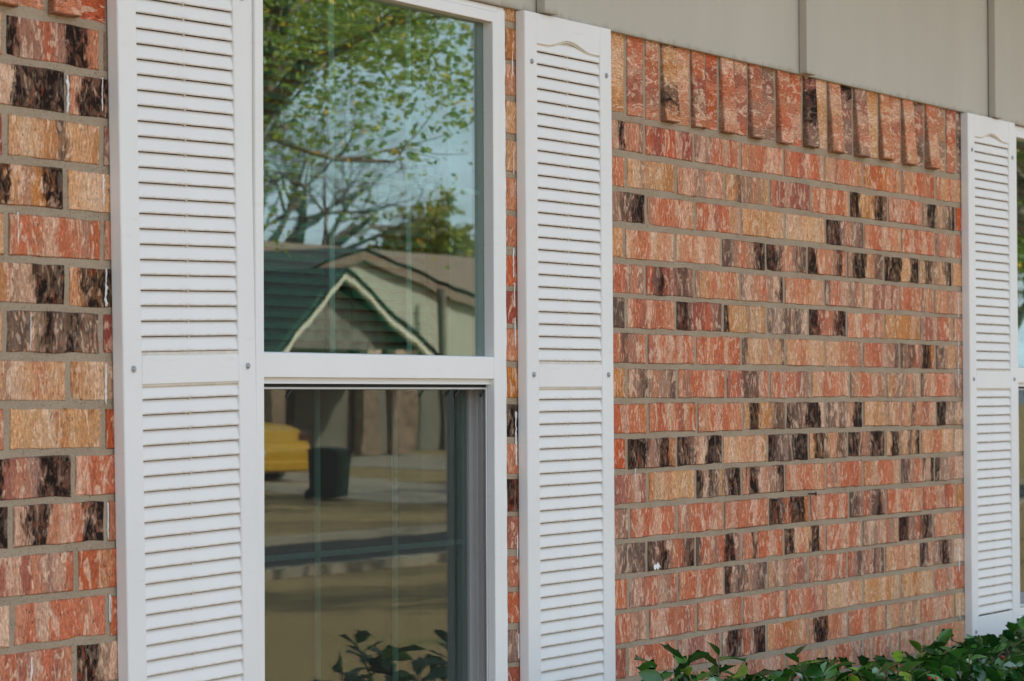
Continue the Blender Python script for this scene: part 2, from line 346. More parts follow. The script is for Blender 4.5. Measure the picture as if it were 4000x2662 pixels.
LEFT = {
 0: ([-2.1245, -1.8854], 't DDgDgrrgDDDDp g'),
 1: ([-2.1925, -1.9726], 'DD gpwDDDD pDDDDwDp'),
 2: ([-2.1212, -1.8855], 'm twttodtgto gm'),
 3: ([-2.2013, -1.9768], 'r rtDDotgtoDDD twtDtt'),
 4: ([-2.1184, -1.8849], 't pgrpwrrpgtr pg'),
 5: ([-2.1957, -1.9733], 'p gdtoogwDDDdD pDDDDtot'),
 6: ([-2.1234, -1.888], 't dDdgDDdDDdtd mm'),
 7: ([-2.193, -1.9705], 't trtgwgtptpt otwgtwto'),
 8: ([-2.1177, -1.8819], 'gp twttwtotott rr'),
 9: ([-2.1844, -1.9588], 'd DDDgmprgDwDDD wrrrwr'),
 10: ([-2.1089, -1.8757], 'DD wrDDDdpwprdDDD pm'),
 11: ([-2.1759, -1.9516], 'p rgmwmrpgwpr rrtrrpm'),
 12: ([-2.1062, -1.8716], 'pw pwrwmrrwrpwr rp'),
 13: ([-2.179, -1.9551], 'w wpgrmwrmmp DDgwdtp'),
}
# ------------------------------------------------------------------ brick wall
Z0, CP, JT = 2.1, .0762, .0105          # top bed joint, course pitch, joint
BH = CP-JT+.0006
WX0, WX1 = -2.95, 3.75
WIN = [(-1.497, -.608), (2.243, 3.132)]  # window openings in x
WZ0, WZ1 = .848, 2.283
wall = empty('brick_wall', (0, 0, 0), label='weathered brick wall in red, tan and charred brown with pale mortar joints', cat='wall')
# mortar sheet with openings left out, slightly uneven
mb = MB(); G = .0127
cells = []
def in_open(x, z): return any(a < x < b for a, b in WIN) and WZ0 < z < WZ1
xs = [WX0]
while xs[-1] < WX1: xs.append(xs[-1]+.02)
for a, b in WIN:
    for q in (a, b):
        i = min(range(len(xs)), key=lambda i: abs(xs[i]-q)); xs[i] = q
zs = [0.0]
while zs[-1] < 2.42: zs.append(zs[-1]+.0145)
for q in (WZ0, WZ1):
    i = min(range(len(zs)), key=lambda i: abs(zs[i]-q)); zs[i] = q
idx = {}
def mv(i, j):
    if (i, j) not in idx:
        x, z = xs[i], zs[j]
        y = .0013 + .0004*noise.noise(Vector((x*40, 3.3, z*40))) + .0003*noise.noise(Vector((x*130, 1.3, z*130)))
        idx[(i, j)] = len(mb.v); mb.v.append((x, y, z))
    return idx[(i, j)]
for i in range(len(xs)-1):
    for j in range(len(zs)-1):
        if not in_open((xs[i]+xs[i+1])/2, (zs[j]+zs[j+1])/2):
            mb.f.append((mv(i, j), mv(i+1, j), mv(i+1, j+1), mv(i, j+1)))
mort = bpy.data.objects.new('mortar', mesh('mortar', mb.v, mb.f, M_mortar, True)); link(mort, wall)
# wall body behind the mortar (so that the wall has its thickness)
b = MB(); e = [WX0, WIN[0][0], WIN[0][1], WIN[1][0], WIN[1][1], WX1]
for i in (0, 2, 4): b.box(e[i], e[i+1], .012, .20, 0, 2.42)
for i in (1, 3): b.box(e[i], e[i+1], .012, .20, 0, WZ0-.002); b.box(e[i], e[i+1], .012, .20, WZ1+.002, 2.42)
b.build('wall_core', M_mortar, wall)

def brick_geo(L, H, seed, dep=.045):
    r = random.Random(seed)
    nx = max(2, int(round(L/.04))); nz = 2
    per = [(-L/2+L*i/nx, -H/2) for i in range(nx)] + [(L/2, -H/2+H*i/nz) for i in range(nz)] + \
          [(L/2-L*i/nx, H/2) for i in range(nx)] + [(-L/2, H/2-H*i/nz) for i in range(nz)]
    n = len(per); vs = []; fs = []
    jit = [(r.gauss(0, .0008), r.gauss(0, .0008)) for _ in per]
    ch = r.random() < .35 and r.randrange(n)                       # a chipped spot on the arris
    outer = []; inner = []
    for i, (x, z) in enumerate(per):
        x += jit[i][0]; z += jit[i][1]
        ins = .0018+abs(r.gauss(0, .0008)) + (.004 if ch is not False and i == ch else 0)
        k = max(0, 1-ins/(H/2)); kx = max(0, 1-ins/(L/2))
        outer.append((x, .0026+abs(r.gauss(0, .0006)), z)); inner.append((x*kx, r.gauss(0, .00035), z*k))
    back = [(x, dep, z) for x, z in per]
    vs = inner+outer+back
    fs = [tuple(range(n))] + [(i, i+n, (i+1) % n+n, (i+1) % n) for i in range(n)] + [(i+n, i+2*n, (i+1) % n+2*n, (i+1) % n+n) for i in range(n)]
    return vs, fs
bcache = {}
def brick_mesh(L, H):
    key = (round(L/.004), round(H/.002), rng.randrange(3))
    if key not in bcache:
        vs, fs = brick_geo(key[0]*.004, key[1]*.002, hash(key) % 99991); bcache[key] = mesh('brick', vs, fs, M_brick)
    return bcache[key]
def setbands(o, s):
    n = len(s); nd = [PAL[q] for q in s if q not in 'Dd'] or [PAL['d'], PAL['g']]
    mean = [sum(c[j] for c in nd)/len(nd) for j in range(3)]; o['bm'] = mean
    for i in range(8):
        ch = s[min(n-1, int((i+.5)*n/8))]; c = PAL[ch]; k = rng.uniform(.9, 1.1)
        f = {'D': .0, 'd': .10, 'w': .5}.get(ch, .42)
        c = tuple(c[j]*(1-f)+mean[j]*f for j in range(3))
        o['b%d' % i] = [min(.8, c[0]*k*rng.uniform(.96, 1.04)), min(.8, c[1]*k), min(.8, c[2]*k*rng.uniform(.96, 1.04))]
JIT = {0: .004, 1: .001, 2: 0, 3: -.001, 4: -.0015, 5: -.003, 6: 0, 7: -.0015, 8: -.001, 9: -.0012, 10: 0, 11: 0, 12: -.001, 13: .0005, 14: .0025, 15: .003, 16: .005}
def zc(k): return Z0-(k+.5)*CP+.5*(JIT.get(k, 0)+JIT.get(k+1, 0))
def add_brick(x0, x1, k, s, y=None):
    L = x1-x0-.0105
    o = bpy.data.objects.new('brick', brick_mesh(L, BH)); link(o, wall)
    o.location = ((x0+x1)/2, max(-.0018, min(.0003, rng.gauss(-.0005, .0005))) if y is None else y, zc(k)+rng.gauss(0, .0007)); o.rotation_euler = (0, rng.gauss(0, .0035), rng.gauss(0, .0025))
    setbands(o, s); return o
far = MB(); farcol = []
def far_brick(x0, x1, z, H=BH, rot=False):
    L = x1-x0-.0095
    if L < .012: return
    vs, fs = brick_geo(L, H, rng.randrange(99999))
    far.add([((x0+x1)/2+v[0], v[1], z+v[2]) for v in vs], fs)
    c = PAL[rng.choice('rrrpppttmgdDDgo')]; farcol.extend([c]*len(vs))
def fill(x0, x1, z):
    x = x0
    while x < x1-.004:
        n = min(x+.2385, x1)
        if x1-n < .03: n = x1
        far_brick(x, n, z); x = n
STRIP = {-3: 'to', -2: 'og', -1: 'ptg', 0: 'tDd', 1: 'tp', 2: 'ptp', 3: 'pm', 4: 'rp', 5: 'mr', 6: 'pp', 7: 'oo', 8: 'DDw', 9: 'prp', 10: 'DDr', 11: 'mrw', 12: 'pmm', 13: 'rpp', 14: 'gmg', 15: 'mpr', 16: 'pp', 17: 'mp'}
NARROW = WIN[0][1]+.001
for k in range(-3, 27):
    z = zc(k)
    # left of the first window
    if k in LEFT:
        js, s = LEFT[k]; s = s.split(); js = list(js)
        a = [js[0]-.2385]+js; e_ = js+[js[-1]+.2385]
        for i, q in enumerate(s): add_brick(a[i], e_[i], k, q)
        fill(WX0, a[0], z); fill(e_[-1], WIN[0][0]-.001, z)
    elif k >= 0: fill(WX0, WIN[0][0]-.001 if z > WZ0 else WIN[0][1], z)
    # strip beside the window, and the panel between the two shutters
    if k < 0:
        add_brick(NARROW, -.40, k, STRIP[k]); 
        continue
    if k in RIGHT:
        js, s = RIGHT[k]; s = s.split()
        a = [js[0]-.2385]+js; e_ = js+[js[-1]+.2385]
        for i, q in enumerate(s): add_brick(a[i], e_[i], k, q)
        add_brick(NARROW, -.44, k, STRIP[k]); fill(-.44, a[0], z)
        fill(e_[-1], WIN[1][0]-.001 if z > WZ0 else WX1, z)
    else:
        fill(WIN[0][1], WX1 if z < WZ0 else WIN[1][0]-.001, z)
    if z > WZ0: fill(WIN[1][1]+.001, WX1, z)
# soldier course under the siding: every second brick leans out at its foot
SJ = [(-.35, 0, 'p'), (-.2625, 0, 'gt'), (-.175, 0, 'ttwto'), (-.0877, 0, 'mrpwmp'), (-.0009, 0, 'pwprmgp'),
      (.0733, 13, 'DDtotdDp'), (.1476, 0, 'pptwpp'), (.222, 11, 'pprmgp'), (.2945, 0, 'rrmprp'), (.3661, 13, 'ppwrpwp'), (.4432, 0, 'pwmpmr'), (.5195, 14, 'prmpgpg'), (.5964, 0, 'ggmgpg'),
      (.6734, 15, 'pprprw'), (.751, 0, 'prrpwr'), (.8285, 14, 'DDmDDgg'), (.9028, 0, 'twtotw'), (.9772, 16, 'ppwtpp'), (1.056, 0, 'DDgmgg'), (1.1348, 16, 'pgmwpg'), (1.2166, 0, 'totwtt'),
      (1.2985, 15, 'pptppp'), (1.3736, 0, 'ppwmpp'), (1.4488, 16, 'ppwppt'), (1.5303, 0, 'gDgrgdg'), (1.6119, 17, 'prppwp'), (1.6871, 0, 'ggptgt'), (1.7624, 0, 'rmwrpp'), (1.8415, 0, 'dgdg'), (1.92, 0, 'p')]
def soldier(x0, x1, proud, s):
    L = .229
    o = bpy.data.objects.new('soldier_brick', brick_mesh(L, x1-x0-.009)); link(o, wall)
    zt = Z0+.0075+JIT[0]*.6+L/2+rng.gauss(0, .0012)
    th = math.asin(proud*.001/L*1.1)
    o.rotation_euler = Euler((0, 0, 0))
    m = Matrix.Translation(((x0+x1)/2, -math.sin(th)*L/2 + rng.gauss(0, .0006), zt)) @ Matrix.Rotation(-th, 4, 'X') @ Matrix.Rotation(R(90)+rng.gauss(0, .006), 4, 'Y')
    o.matrix_local = m
    setbands(o, s); return o
for i in range(len(SJ)-1): soldier(SJ[i][0], SJ[i+1][0], SJ[i][1], SJ[i][2])
x = -1.87; q = 0
for s in ('mr', 'mp', 'pmp', 'gp', 'mm', 'pg', 'mp', 'rp', 'pt', 'gm', 'rr', 'pw', 'mp', 'pp'):
    soldier(x-.0762, x, 12 if q % 2 else 0, s); x -= .0762; q += 1
for x in [1.92+.0762*i for i in range(1, 5)]: soldier(x-.0762, x, 0, 'pm')
me = mesh('brick', far.v, far.f, M_brick_far)
ca = me.color_attributes.new('bc', 'FLOAT_COLOR', 'POINT')
ca.data.foreach_set('color', [q for c in farcol for q in (*c, 1)])
o = bpy.data.objects.new('outlying_bricks', me); link(o, wall); o['kind'] = 'stuff'
# brick sill under each window
for (a, b_) in WIN:
    x = a-.02
    while x < b_+.02:
        m = MB().box(x+.003, x+.066, -.03, .05, WZ0-.075, WZ0-.012); o = m.build('sill_brick', M_brick, wall, bevel=.002, seg=1); setbands(o, rng.choice(['rp', 'mr', 'pt', 'gd'])); x += .0745
# runs of white caulk and paint on the bricks beside the openings
def drip(x, z, L, w):
    n = 13; pts = []; r = random.Random(int(x*9999+z*777))
    ws = [w*(.12+.88*r.random()**1.5) for _ in range(n)]; ws[0] *= .4; ws[-1] *= .7
    m = MB(); vs = []
    for i in range(n):
        zz = z-L*i/(n-1); xo = r.gauss(0, w*.2)
        vs += [(x-ws[i]+xo, -.0006, zz), (x+xo, -.0022, zz), (x+ws[i]+xo, -.0006, zz), (x+xo, .002, zz)]
    fs = []
    for i in range(n-1):
        for j in range(4): fs.append((i*4+j, i*4+(j+1) % 4, i*4+4+(j+1) % 4, i*4+4+j))
    fs += [(0, 3, 2, 1), tuple((n-1)*4+j for j in range(4))]
    m.add(vs, fs); return m.build('caulk_run', M_caulk, wall, smooth=True)
for (x, z, L, w) in [(-1.885, 2.02, .055, .0016), (-1.882, 1.862, .05, .004), (-1.876, 1.71, .062, .005), (-1.877, 1.555, .066, .0035), (-2.063, 1.63, .055, .0024), (-2.093, 1.79, .05, .0026),
                     (-2.062, 1.095, .07, .004), (-1.972, 2.015, .06, .006), (-1.872, 1.33, .06, .002), (-1.868, 1.18, .045, .002), 
                     (-.573, 1.80, .06, .003), (-.570, 1.73, .05, .002), (-.568, 1.66, .06, .003), (-.566, 1.47, .07, .006), (-.566, 1.415, .055, .004), (-.571, 2.0, .05, .002), (-.574, 2.2, .05, .002), (-.563, 1.22, .05, .002), (-.56, 1.02, .05, .002),
                     (-.055, 1.37, .055, .0012), (1.845, 1.77, .055, .002), (1.845, 1.67, .06, .0016), (1.842, 1.59, .07, .0016), (1.838, 1.08, .07, .0025), (1.838, .94, .06, .0022)]:
    drip(x, z, L, w)
m = MB(); r = random.Random(3)
pts = [(.0+.016*math.cos(a)*(.5+.9*r.random()), .008*math.sin(a)*(.3+1.2*r.random())) for a in [i*2*math.pi/14 for i in range(14)]]
m.prism([(x+.045, z+1.1235) for x, z in pts], -.0015, .002); m.build('caulk_smear', M_caulk, wall)
m = MB().tube([(.851, .006, 1.2585), (.851, -.018, 1.2585)], .0022, 6); m.tube([(.851, -.018, 1.2585), (.851, -.019, 1.2585)], .0055, 8)
m.build('nail', M_black, wall)

# ------------------------------------------------------------------ board and batten siding above the bricks
sid = empty('board_siding', (0, 0, 2.284), label='greige painted board and batten siding above the brick wall', cat='siding')
BX = [-1.78, -.497, .783, 2.058, 3.33]
edges = [WX0]+[b+.027 for b in BX]+[WX1]
for i in range(len(edges)-1):
    m = MB().box(edges[i]+.0012, edges[i+1]-.0012, -.012+.0012*(i % 2), .0, 0.0, .80)
    m.build('panel', M_siding, sid, bevel=.0015, seg=1)
for b_ in BX:
    MB().box(b_, b_+.054, -.034, -.0128, .001, .80).build('batten', M_siding, sid, bevel=.002, seg=2)
# black strip painted in for the shadow gap between siding and bricks
MB().box(WX0, WX1, .002, .012, -.004, .0).build('shadow_gap_strip', M_black, sid)
# ------------------------------------------------------------------ own roof: eave over the wall (shades it, keeps the sun off)
roof = empty('house_roof', (0, 0, 3.08), label='shingled eave and roof over the brick wall', cat='roof')
M_shing = plain('shingle', (.13, .095, .07), .9, .3, 9, .1, bump=.006, bsc=25)
M_soff = plain('soffit_paint', (.5, .48, .43), .7, .05)
MB().box(-8, 9, -.55, .0, 0, .012).build('soffit', M_soff, roof)
MB().box(-8, 9, -.575, -.551, -.03, .16).build('fascia', M_soff, roof)
MB().add([(-8.2, -.62, .16), (9.2, -.62, .16), (9.2, 5.0, 2.3), (-8.2, 5.0, 2.3), (-8.2, 10.6, .16), (9.2, 10.6, .16),
          (-8.2, -.62, .20), (9.2, -.62, .20), (9.2, 5.0, 2.34), (-8.2, 5.0, 2.34), (-8.2, 10.6, .20), (9.2, 10.6, .20)],
         [(0, 1, 2, 3), (3, 2, 5, 4), (6, 9, 8, 7), (9, 10, 11, 8), (0, 6, 7, 1), (4, 5, 11, 10)]).build('shingles', M_shing, roof)
o = MB().box(-8, WX0-.01, .01, .2, 0, 3.07).box(WX1+.01, 9, .01, .2, 0, 3.07).box(-8, -7.8, .21, 10, 0, 3.07).box(8.8, 9, .21, 10, 0, 3.07).box(-8, 9, 9.8, 10, 0, 3.07).build('house_wall', M_soff)
tag(o, kind='structure')
o = MB().box(WX0, WX1, .03, .2, 2.43, 3.07).build('wall_header', M_soff); tag(o, kind='structure')
# dark room behind the windows
m = MB()
m.add([(-3, .21, 0), (4, .21, 0), (4, 4, 0), (-3, 4, 0), (-3, .21, 2.6), (4, .21, 2.6), (4, 4, 2.6), (-3, 4, 2.6)], [(0, 1, 2, 3), (4, 7, 6, 5), (3, 2, 6, 7), (0, 3, 7, 4), (1, 5, 6, 2)])
o = m.build('room_interior', M_room); tag(o, kind='structure')

# ------------------------------------------------------------------ shutters
SW, SD, SH = .366, .0235, 1.483
def make_shutter():
    s = empty('louvered_shutter', (0, 0, 0))
    st = .049
    MB().box(0, st, -SD, 0, 0, SH).build('stile', M_shut_v, s, bevel=.0028, seg=3)
    MB().box(SW-st, SW, -SD, 0, 0, SH).build('stile', M_shut_v, s, bevel=.0028, seg=3)
    n = 40; a, b = st+.0003, SW-st-.0003
    def arch(t, lift): 
        q = abs(t-.51)/.37
        return 1.4203+lift+(.0172*(.5+.5*math.cos(math.pi*q)) if q < 1 else 0)
    pts = [(a+(b-a)*i/n, arch(i/n, 0)) for i in range(n+1)]
    MB().prism(pts+[(b, SH-.0003), (a, SH-.0003)], -SD+.0006, -.0005).build('top_rail', M_shut_h, s, bevel=.0012, seg=1)
    for dz, dy in ((.0038, .0042), (.0085, .0085)):
        lo = [(a+(b-a)*i/n, arch(i/n, -dz)) for i in range(n+1)]; hi = [(a+(b-a)*i/n, arch(i/n, .004)) for i in range(n, -1, -1)]
        MB().prism(lo+hi, -SD+dy, -.004).build('arch_moulding', M_mould, s)
    MB().box(a, b, -SD+.0006, -.0005, .718, .765).build('middle_rail', M_shut_h, s, bevel=.0012, seg=1)
    for dz, dy in ((.003, .0026), (.0055, .0052)):
        MB().box(a, b, -SD+dy, -.004, .718-dz, .72).build('rail_moulding', M_mould, s)
    MB().box(a, b, -SD+.004, -.004, .763, .7712).build('rail_moulding', M_mould, s)
    MB().box(a, b, -SD+.0006, -.0005, 0.0003, .0835).build('bottom_rail', M_shut_h, s, bevel=.0012, seg=1)
    MB().box(SW/2-.005, SW/2+.002, -.0125, -.0036, .07, 1.43).build('centre_rib', M_shut_v, s)
    MB().box(a-.001, b+.001, -.0035, -.0022, .07, 1.43).build('slit_shade_sheet', M_void, s)  # brown sheet painted in for the shade inside the louver slits
    # louvers
    pt = .02532
    def louver_mesh(h, lip=1):
        sec = [(-.0207, .0006), (-.0212, .0020), (-.0206, .0065), (-.0165, h-.0008), (-.0152, h-.0008), (-.0190, .0060), (-.0193, .0012)]
        mm = MB().extx(sec, a-.001, b+.001)
        mm.box(SW/2-.0052, SW/2-.0012, -.0203, -.016, -.0016, .0022)
        q = mm.build('louver', M_louv, s); return q
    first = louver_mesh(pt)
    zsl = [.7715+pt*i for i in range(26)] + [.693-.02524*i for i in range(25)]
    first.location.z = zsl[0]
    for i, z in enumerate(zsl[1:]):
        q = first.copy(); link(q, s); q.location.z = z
    # screws with washers
    me = MB(); me.tube([(0, -.0005, 0), (0, .0012, 0)], .0056, 14); me.tube([(0, -.0030, 0), (0, -.0006, 0)], [.0028, .0043], 12)
    me.box(-.0024, .0024, -.0032, -.0028, -.0004, .0004); me.box(-.0004, .0004, -.0033, -.0028, -.0024, .0024)
    k = 0
    for x in (.0255, SW-.0245):
        for z in (.044, .744, 1.381):
            if k == 0: f = me.build('screw', M_steel, s); sc = f
            else: sc = f.copy(); link(sc, s)
            sc.location = (x, -SD-.0012, z); k += 1
    return s
SG = 'white louvered shutters flanking the windows'
sh = make_shutter(); tag(sh, 'white louvered vinyl shutter beside the narrow strip of brick, between window and brick panel', 'shutter', SG)
sh.location = (-.5565, -.0005, .80); sh.rotation_euler = (0, R(-.22), 0)
s2 = copy_tree(sh); tag(s2, 'white louvered vinyl shutter leaning slightly, by the charred bricks at the far left', 'shutter', SG)
s2.location = (-1.8425, -.0005, .802); s2.rotation_euler = (0, R(-1.35), 0)
s3 = copy_tree(sh); tag(s3, 'white louvered vinyl shutter above the holly, beside the cropped window', 'shutter', SG)
s3.location = (1.8735, -.0005, .80); s3.rotation_euler = (0, R(-.1), 0)

# ------------------------------------------------------------------ windows
def make_window():
    w = empty('window', (0, 0, 0))
    W, H = .889, 1.435; a, b = .0516, .8372; f = .026
    # outer flange
    for (x0, x1, z0, z1) in ((0, f, 0, H), (W-f, W, 0, H), (f+.0002, W-f-.0002, H-.012, H), (f+.0002, W-f-.0002, 0, .012)):
        MB().box(x0, x1, -.0015, .03, z0, z1).build('frame_flange', M_win, w, bevel=.0018, seg=2)
    for (x0, x1) in ((f+.0004, a), (b, W-f-.0004)):
        MB().box(x0, x1, -.007, .1, .0125, H-.0125).build('jamb', M_win, w, bevel=.0022, seg=3)
    MB().box(a-.0005, b+.0005, -.0066, .1, 1.4005, H-.013).build('head', M_win, w, bevel=.0015, seg=2)
    MB().box(a-.0005, b+.0005, -.0066, .1, .0128, .034).build('sill', M_win, w, bevel=.0015, seg=2)
    MB().extx([(-.012, -.004), (.02, -.004), (.02, .0118), (-.004, .0118), (-.012, .006)], -.004, W+.004).build('sill_nose', M_win, w)
    # upper light: stop bead, meeting rail
    MB().extx([(-.0052, .6875), (.088, .6875), (.088, .7325), (.0155, .7325), (-.0035, .7305), (-.0052, .7285)], a-.0006, b+.0006).build('meeting_rail', M_win, w)
    MB().extx([(.0035, .676), (.02, .676), (.02, .6873), (.0065, .6873)], a+.0002, b-.0002).build('rail_strip', M_win, w)
    MB().box(a+.0003, b-.0003, .0135, .03, .6705, .6758).build('black_strip', M_black, w)  # near-black strip in the gap between rail and screen
    for nm, y0, mt, rz in (('outer_pane', .016, M_glass1, 0), ('inner_pane', .0305, M_glass2, .0013)):
        o = MB().box(-(b-a)/2, (b-a)/2, 0, .003, .7326, 1.4004).build(nm, mt, w); o.location = ((a+b)/2, y0, 0); o.rotation_euler = (.0007 if rz else 0, 0, rz)
    def muntins(y, z0, z1, zh):
        t = (b-a)/3
        for i in (1, 2): MB().box(a+t*i-.0085-.004, a+t*i+.0085-.004, y, y+.005, z0, z1).build('muntin', M_bar, w, bevel=.0018, seg=1)
        x = [a, a+t-.0128, a+t+.0048, a+2*t-.0128, a+2*t+.0048, b]
        for i in (0, 2, 4): MB().box(x[i], x[i+1], y+.0002, y+.0048, zh-.0055, zh+.0055).build('muntin', M_bar, w, bevel=.0018, seg=1)
    muntins(.0225, .7327, 1.4003, 1.060)
    # lower sash set back behind the insect screen
    for nm, y0, mt, rz in (('outer_pane', .050, M_glass1, 0), ('inner_pane', .0645, M_glass2, .001)):
        o = MB().box(-(b-a)/2+.012, (b-a)/2-.012, 0, .003, .07, .686).build(nm, mt, w); o.location = ((a+b)/2, y0, 0); o.rotation_euler = (0, 0, rz)
    muntins(.0565, .0702, .6858, .362)
    for (x0, x1) in ((a+.0003, a+.0135), (b-.0135, b-.0003)):
        MB().box(x0, x1, .044, .09, .0345, .6862).build('sash_stile', M_win, w, bevel=.001, seg=1)
    MB().box(a+.014, b-.014, .044, .09, .0345, .0695).build('sash_rail', M_win, w, bevel=.001, seg=1)
    for (x0, y0, y1) in ((b-.003, .022, .026), (b-.003, .034, .037)):
        MB().box(x0, b+.0008, y0, y1, .0345, .686).build('track_rib', M_win, w)
    # insect screen
    z0, z1 = .036, .6702
    for (x0, x1, q0, q1) in ((a+.0008, a+.0058, z0, z1), (b-.0058, b-.0008, z0, z1), (a+.0059, b-.0059, z1-.0045, z1), (a+.0059, b-.0059, z0, z0+.006)):
        MB().box(x0, x1, .0095, .0155, q0, q1).build('screen_frame', M_alu, w, bevel=.001, seg=1)
    me = mesh('insect_screen', [(a+.0055, .0122, z0+.004), (b-.0055, .0122, z0+.004), (b-.0055, .0122, z1-.004), (a+.0055, .0122, z1-.004)], [(0, 1, 2, 3)], M_mesh)
    link(bpy.data.objects.new('insect_screen', me), w)
    for x in (a+.095, b-.12, b-.022):
        o = MB().box(-.010, .010, -.0016, .0016, -.003, .003).build('pull_tab', M_black, w, bevel=.0008, seg=1); o.location = (x, .0085, z1-.012); o.rotation_euler = (0, R(-38), 0)
    return w
WG = 'white hung windows in the brick wall'
win = make_window(); win.location = (WIN[0][0], 0, WZ0); tag(win, 'white hung window with grille bars and insect screen reflecting trees and houses', 'window', WG)
win2 = copy_tree(win); win2.location = (WIN[1][0], 0, WZ0); tag(win2, 'white window cropped by the picture edge beyond the farthest shutter', 'window', WG)
# uneven caulk bead where each window frame meets the bricks
def bead(x, sgn):
    n = 60; m = MB(); path = []; rad = []
    r = random.Random(int(x*1000)+5)
    for i in range(n+1):
        z = WZ0+(WZ1-WZ0-.005)*i/n; path.append((x+sgn*.0015+.0018*noise.noise(Vector((x*9, 2, z*26)))+r.gauss(0, .0004), .0012, z)); rad.append(.0038+.0016*noise.noise(Vector((7, x, z*40))))
    m.tube(path, rad, 6)
    return m
bead(WIN[0][1], 1).build('caulk_bead', M_caulk, win, smooth=True).matrix_parent_inverse = Matrix.Translation(-Vector(win.location))
bead(WIN[1][0], -1).build('caulk_bead', M_caulk, win2, smooth=True).matrix_parent_inverse = Matrix.Translation(-Vector(win2.location))

def make_blind():
    s = empty('window_blind', (0, 0, 0))
    MB().box(.06, .83, .118, .15, 1.372, 1.398).build('head_rail', M_blind, s, bevel=.002, seg=1)
    sec = [(-.0098, -.0085), (-.003, -.0005), (.004, .0045), (.0098, .0085), (.0096, .0093), (.0036, .0055), (-.0034, .0006), (-.0100, -.0077)]
    f = MB().extx(sec, .062, .828).build('slat', M_blind, s)
    zs_ = [1.36-.0212*i for i in range(31)]
    f.location = (0, .134, zs_[0])
    for z in zs_[1:]:
        q = f.copy(); link(q, s); q.location = (0, .134, z); q.rotation_euler = (rng.gauss(0, .03), rng.gauss(0, .0012), 0)
    MB().box(.062, .828, .124, .144, zs_[-1]-.032, zs_[-1]-.016).build('bottom_rail', M_blind, s, bevel=.002, seg=1)
    for x in (.10, .43, .52, .79):
        m = MB()
        for i, z in enumerate(zs_[:-1]): m.tube([(x, .1235, z+.004), (x+.0016, .1215, z-.006), (x, .1235, z-.0165)], .0011, 5)
        m.build('ladder_cord', M_cord, s)
    return s
bl = make_blind(); bl.location = (WIN[0][0], 0, WZ0); tag(bl, 'half raised slatted blind hanging behind the window with the tree reflection', 'blind', 'slatted blinds behind the windows')
bl2 = copy_tree(bl); bl2.location = (WIN[1][0], 0, WZ0); tag(bl2, 'slatted blind behind the window cropped at the picture edge', 'blind', 'slatted blinds behind the windows')
# ------------------------------------------------------------------ holly bushes along the wall
def holly_leaf(seed):
    r = random.Random(seed); L = r.uniform(.052, .070); Wd = L*r.uniform(.40, .50); n = 6
    cup = r.uniform(.15, .45); bend = r.uniform(-.35, .15); tw = r.uniform(-.5, .5)
    prof = [.10, .62, .95, 1.0, .70, .0]
    mid, le, ri = [], [], []
    for i in range(n):
        t = i/(n-1); x = L*t; z = bend*L*t*t
        h = Wd/2*prof[i]
        mid.append((x, 0, z))
        a = tw*t
        le.append((x+.0015, h*math.cos(a), z+h*cup+h*math.sin(a))); ri.append((x+.0015, -h*math.cos(a), z+h*cup-h*math.sin(a)))
    vs = mid+le+ri; fs = []
    for i in range(n-1):
        fs += [(i, i+1, n+i+1, n+i), (i, 2*n+i, 2*n+i+1, i+1)]
    # spines between stations
    if seed % 3 != 1:
        for i in (2, 4):
            for side, b0 in ((1, n), (-1, 2*n)):
                p0 = Vector(vs[b0+i-1]); p1 = Vector(vs[b0+i]); q = (p0+p1)/2+Vector((.004, side*.0055, .002)); vs.append(tuple(q)); k = len(vs)-1
                fs.append((b0+i-1, b0+i, k) if side < 0 else (b0+i, b0+i-1, k))
    return vs, fs
LEAFV = [holly_leaf(i) for i in range(9)]
LEAFM = [mesh('leaf', v, f, M_holly, True) for v, f in LEAFV]
def leaf_matrix(p, d, r):
    d = Vector(d).normalized(); side = d.cross(Vector((0, 0, 1))); side = side.normalized() if side.length > .01 else Vector((1, 0, 0))
    nrm = side.cross(d)
    m = Matrix((d, -side, nrm)).transposed().to_4x4() if False else Matrix((d, nrm.cross(d), nrm)).transposed().to_4x4()
    return Matrix.Translation(p) @ m @ Matrix.Rotation(r.gauss(0, .5), 4, 'X') @ Matrix.Scale(r.uniform(.8, 1.2), 4)
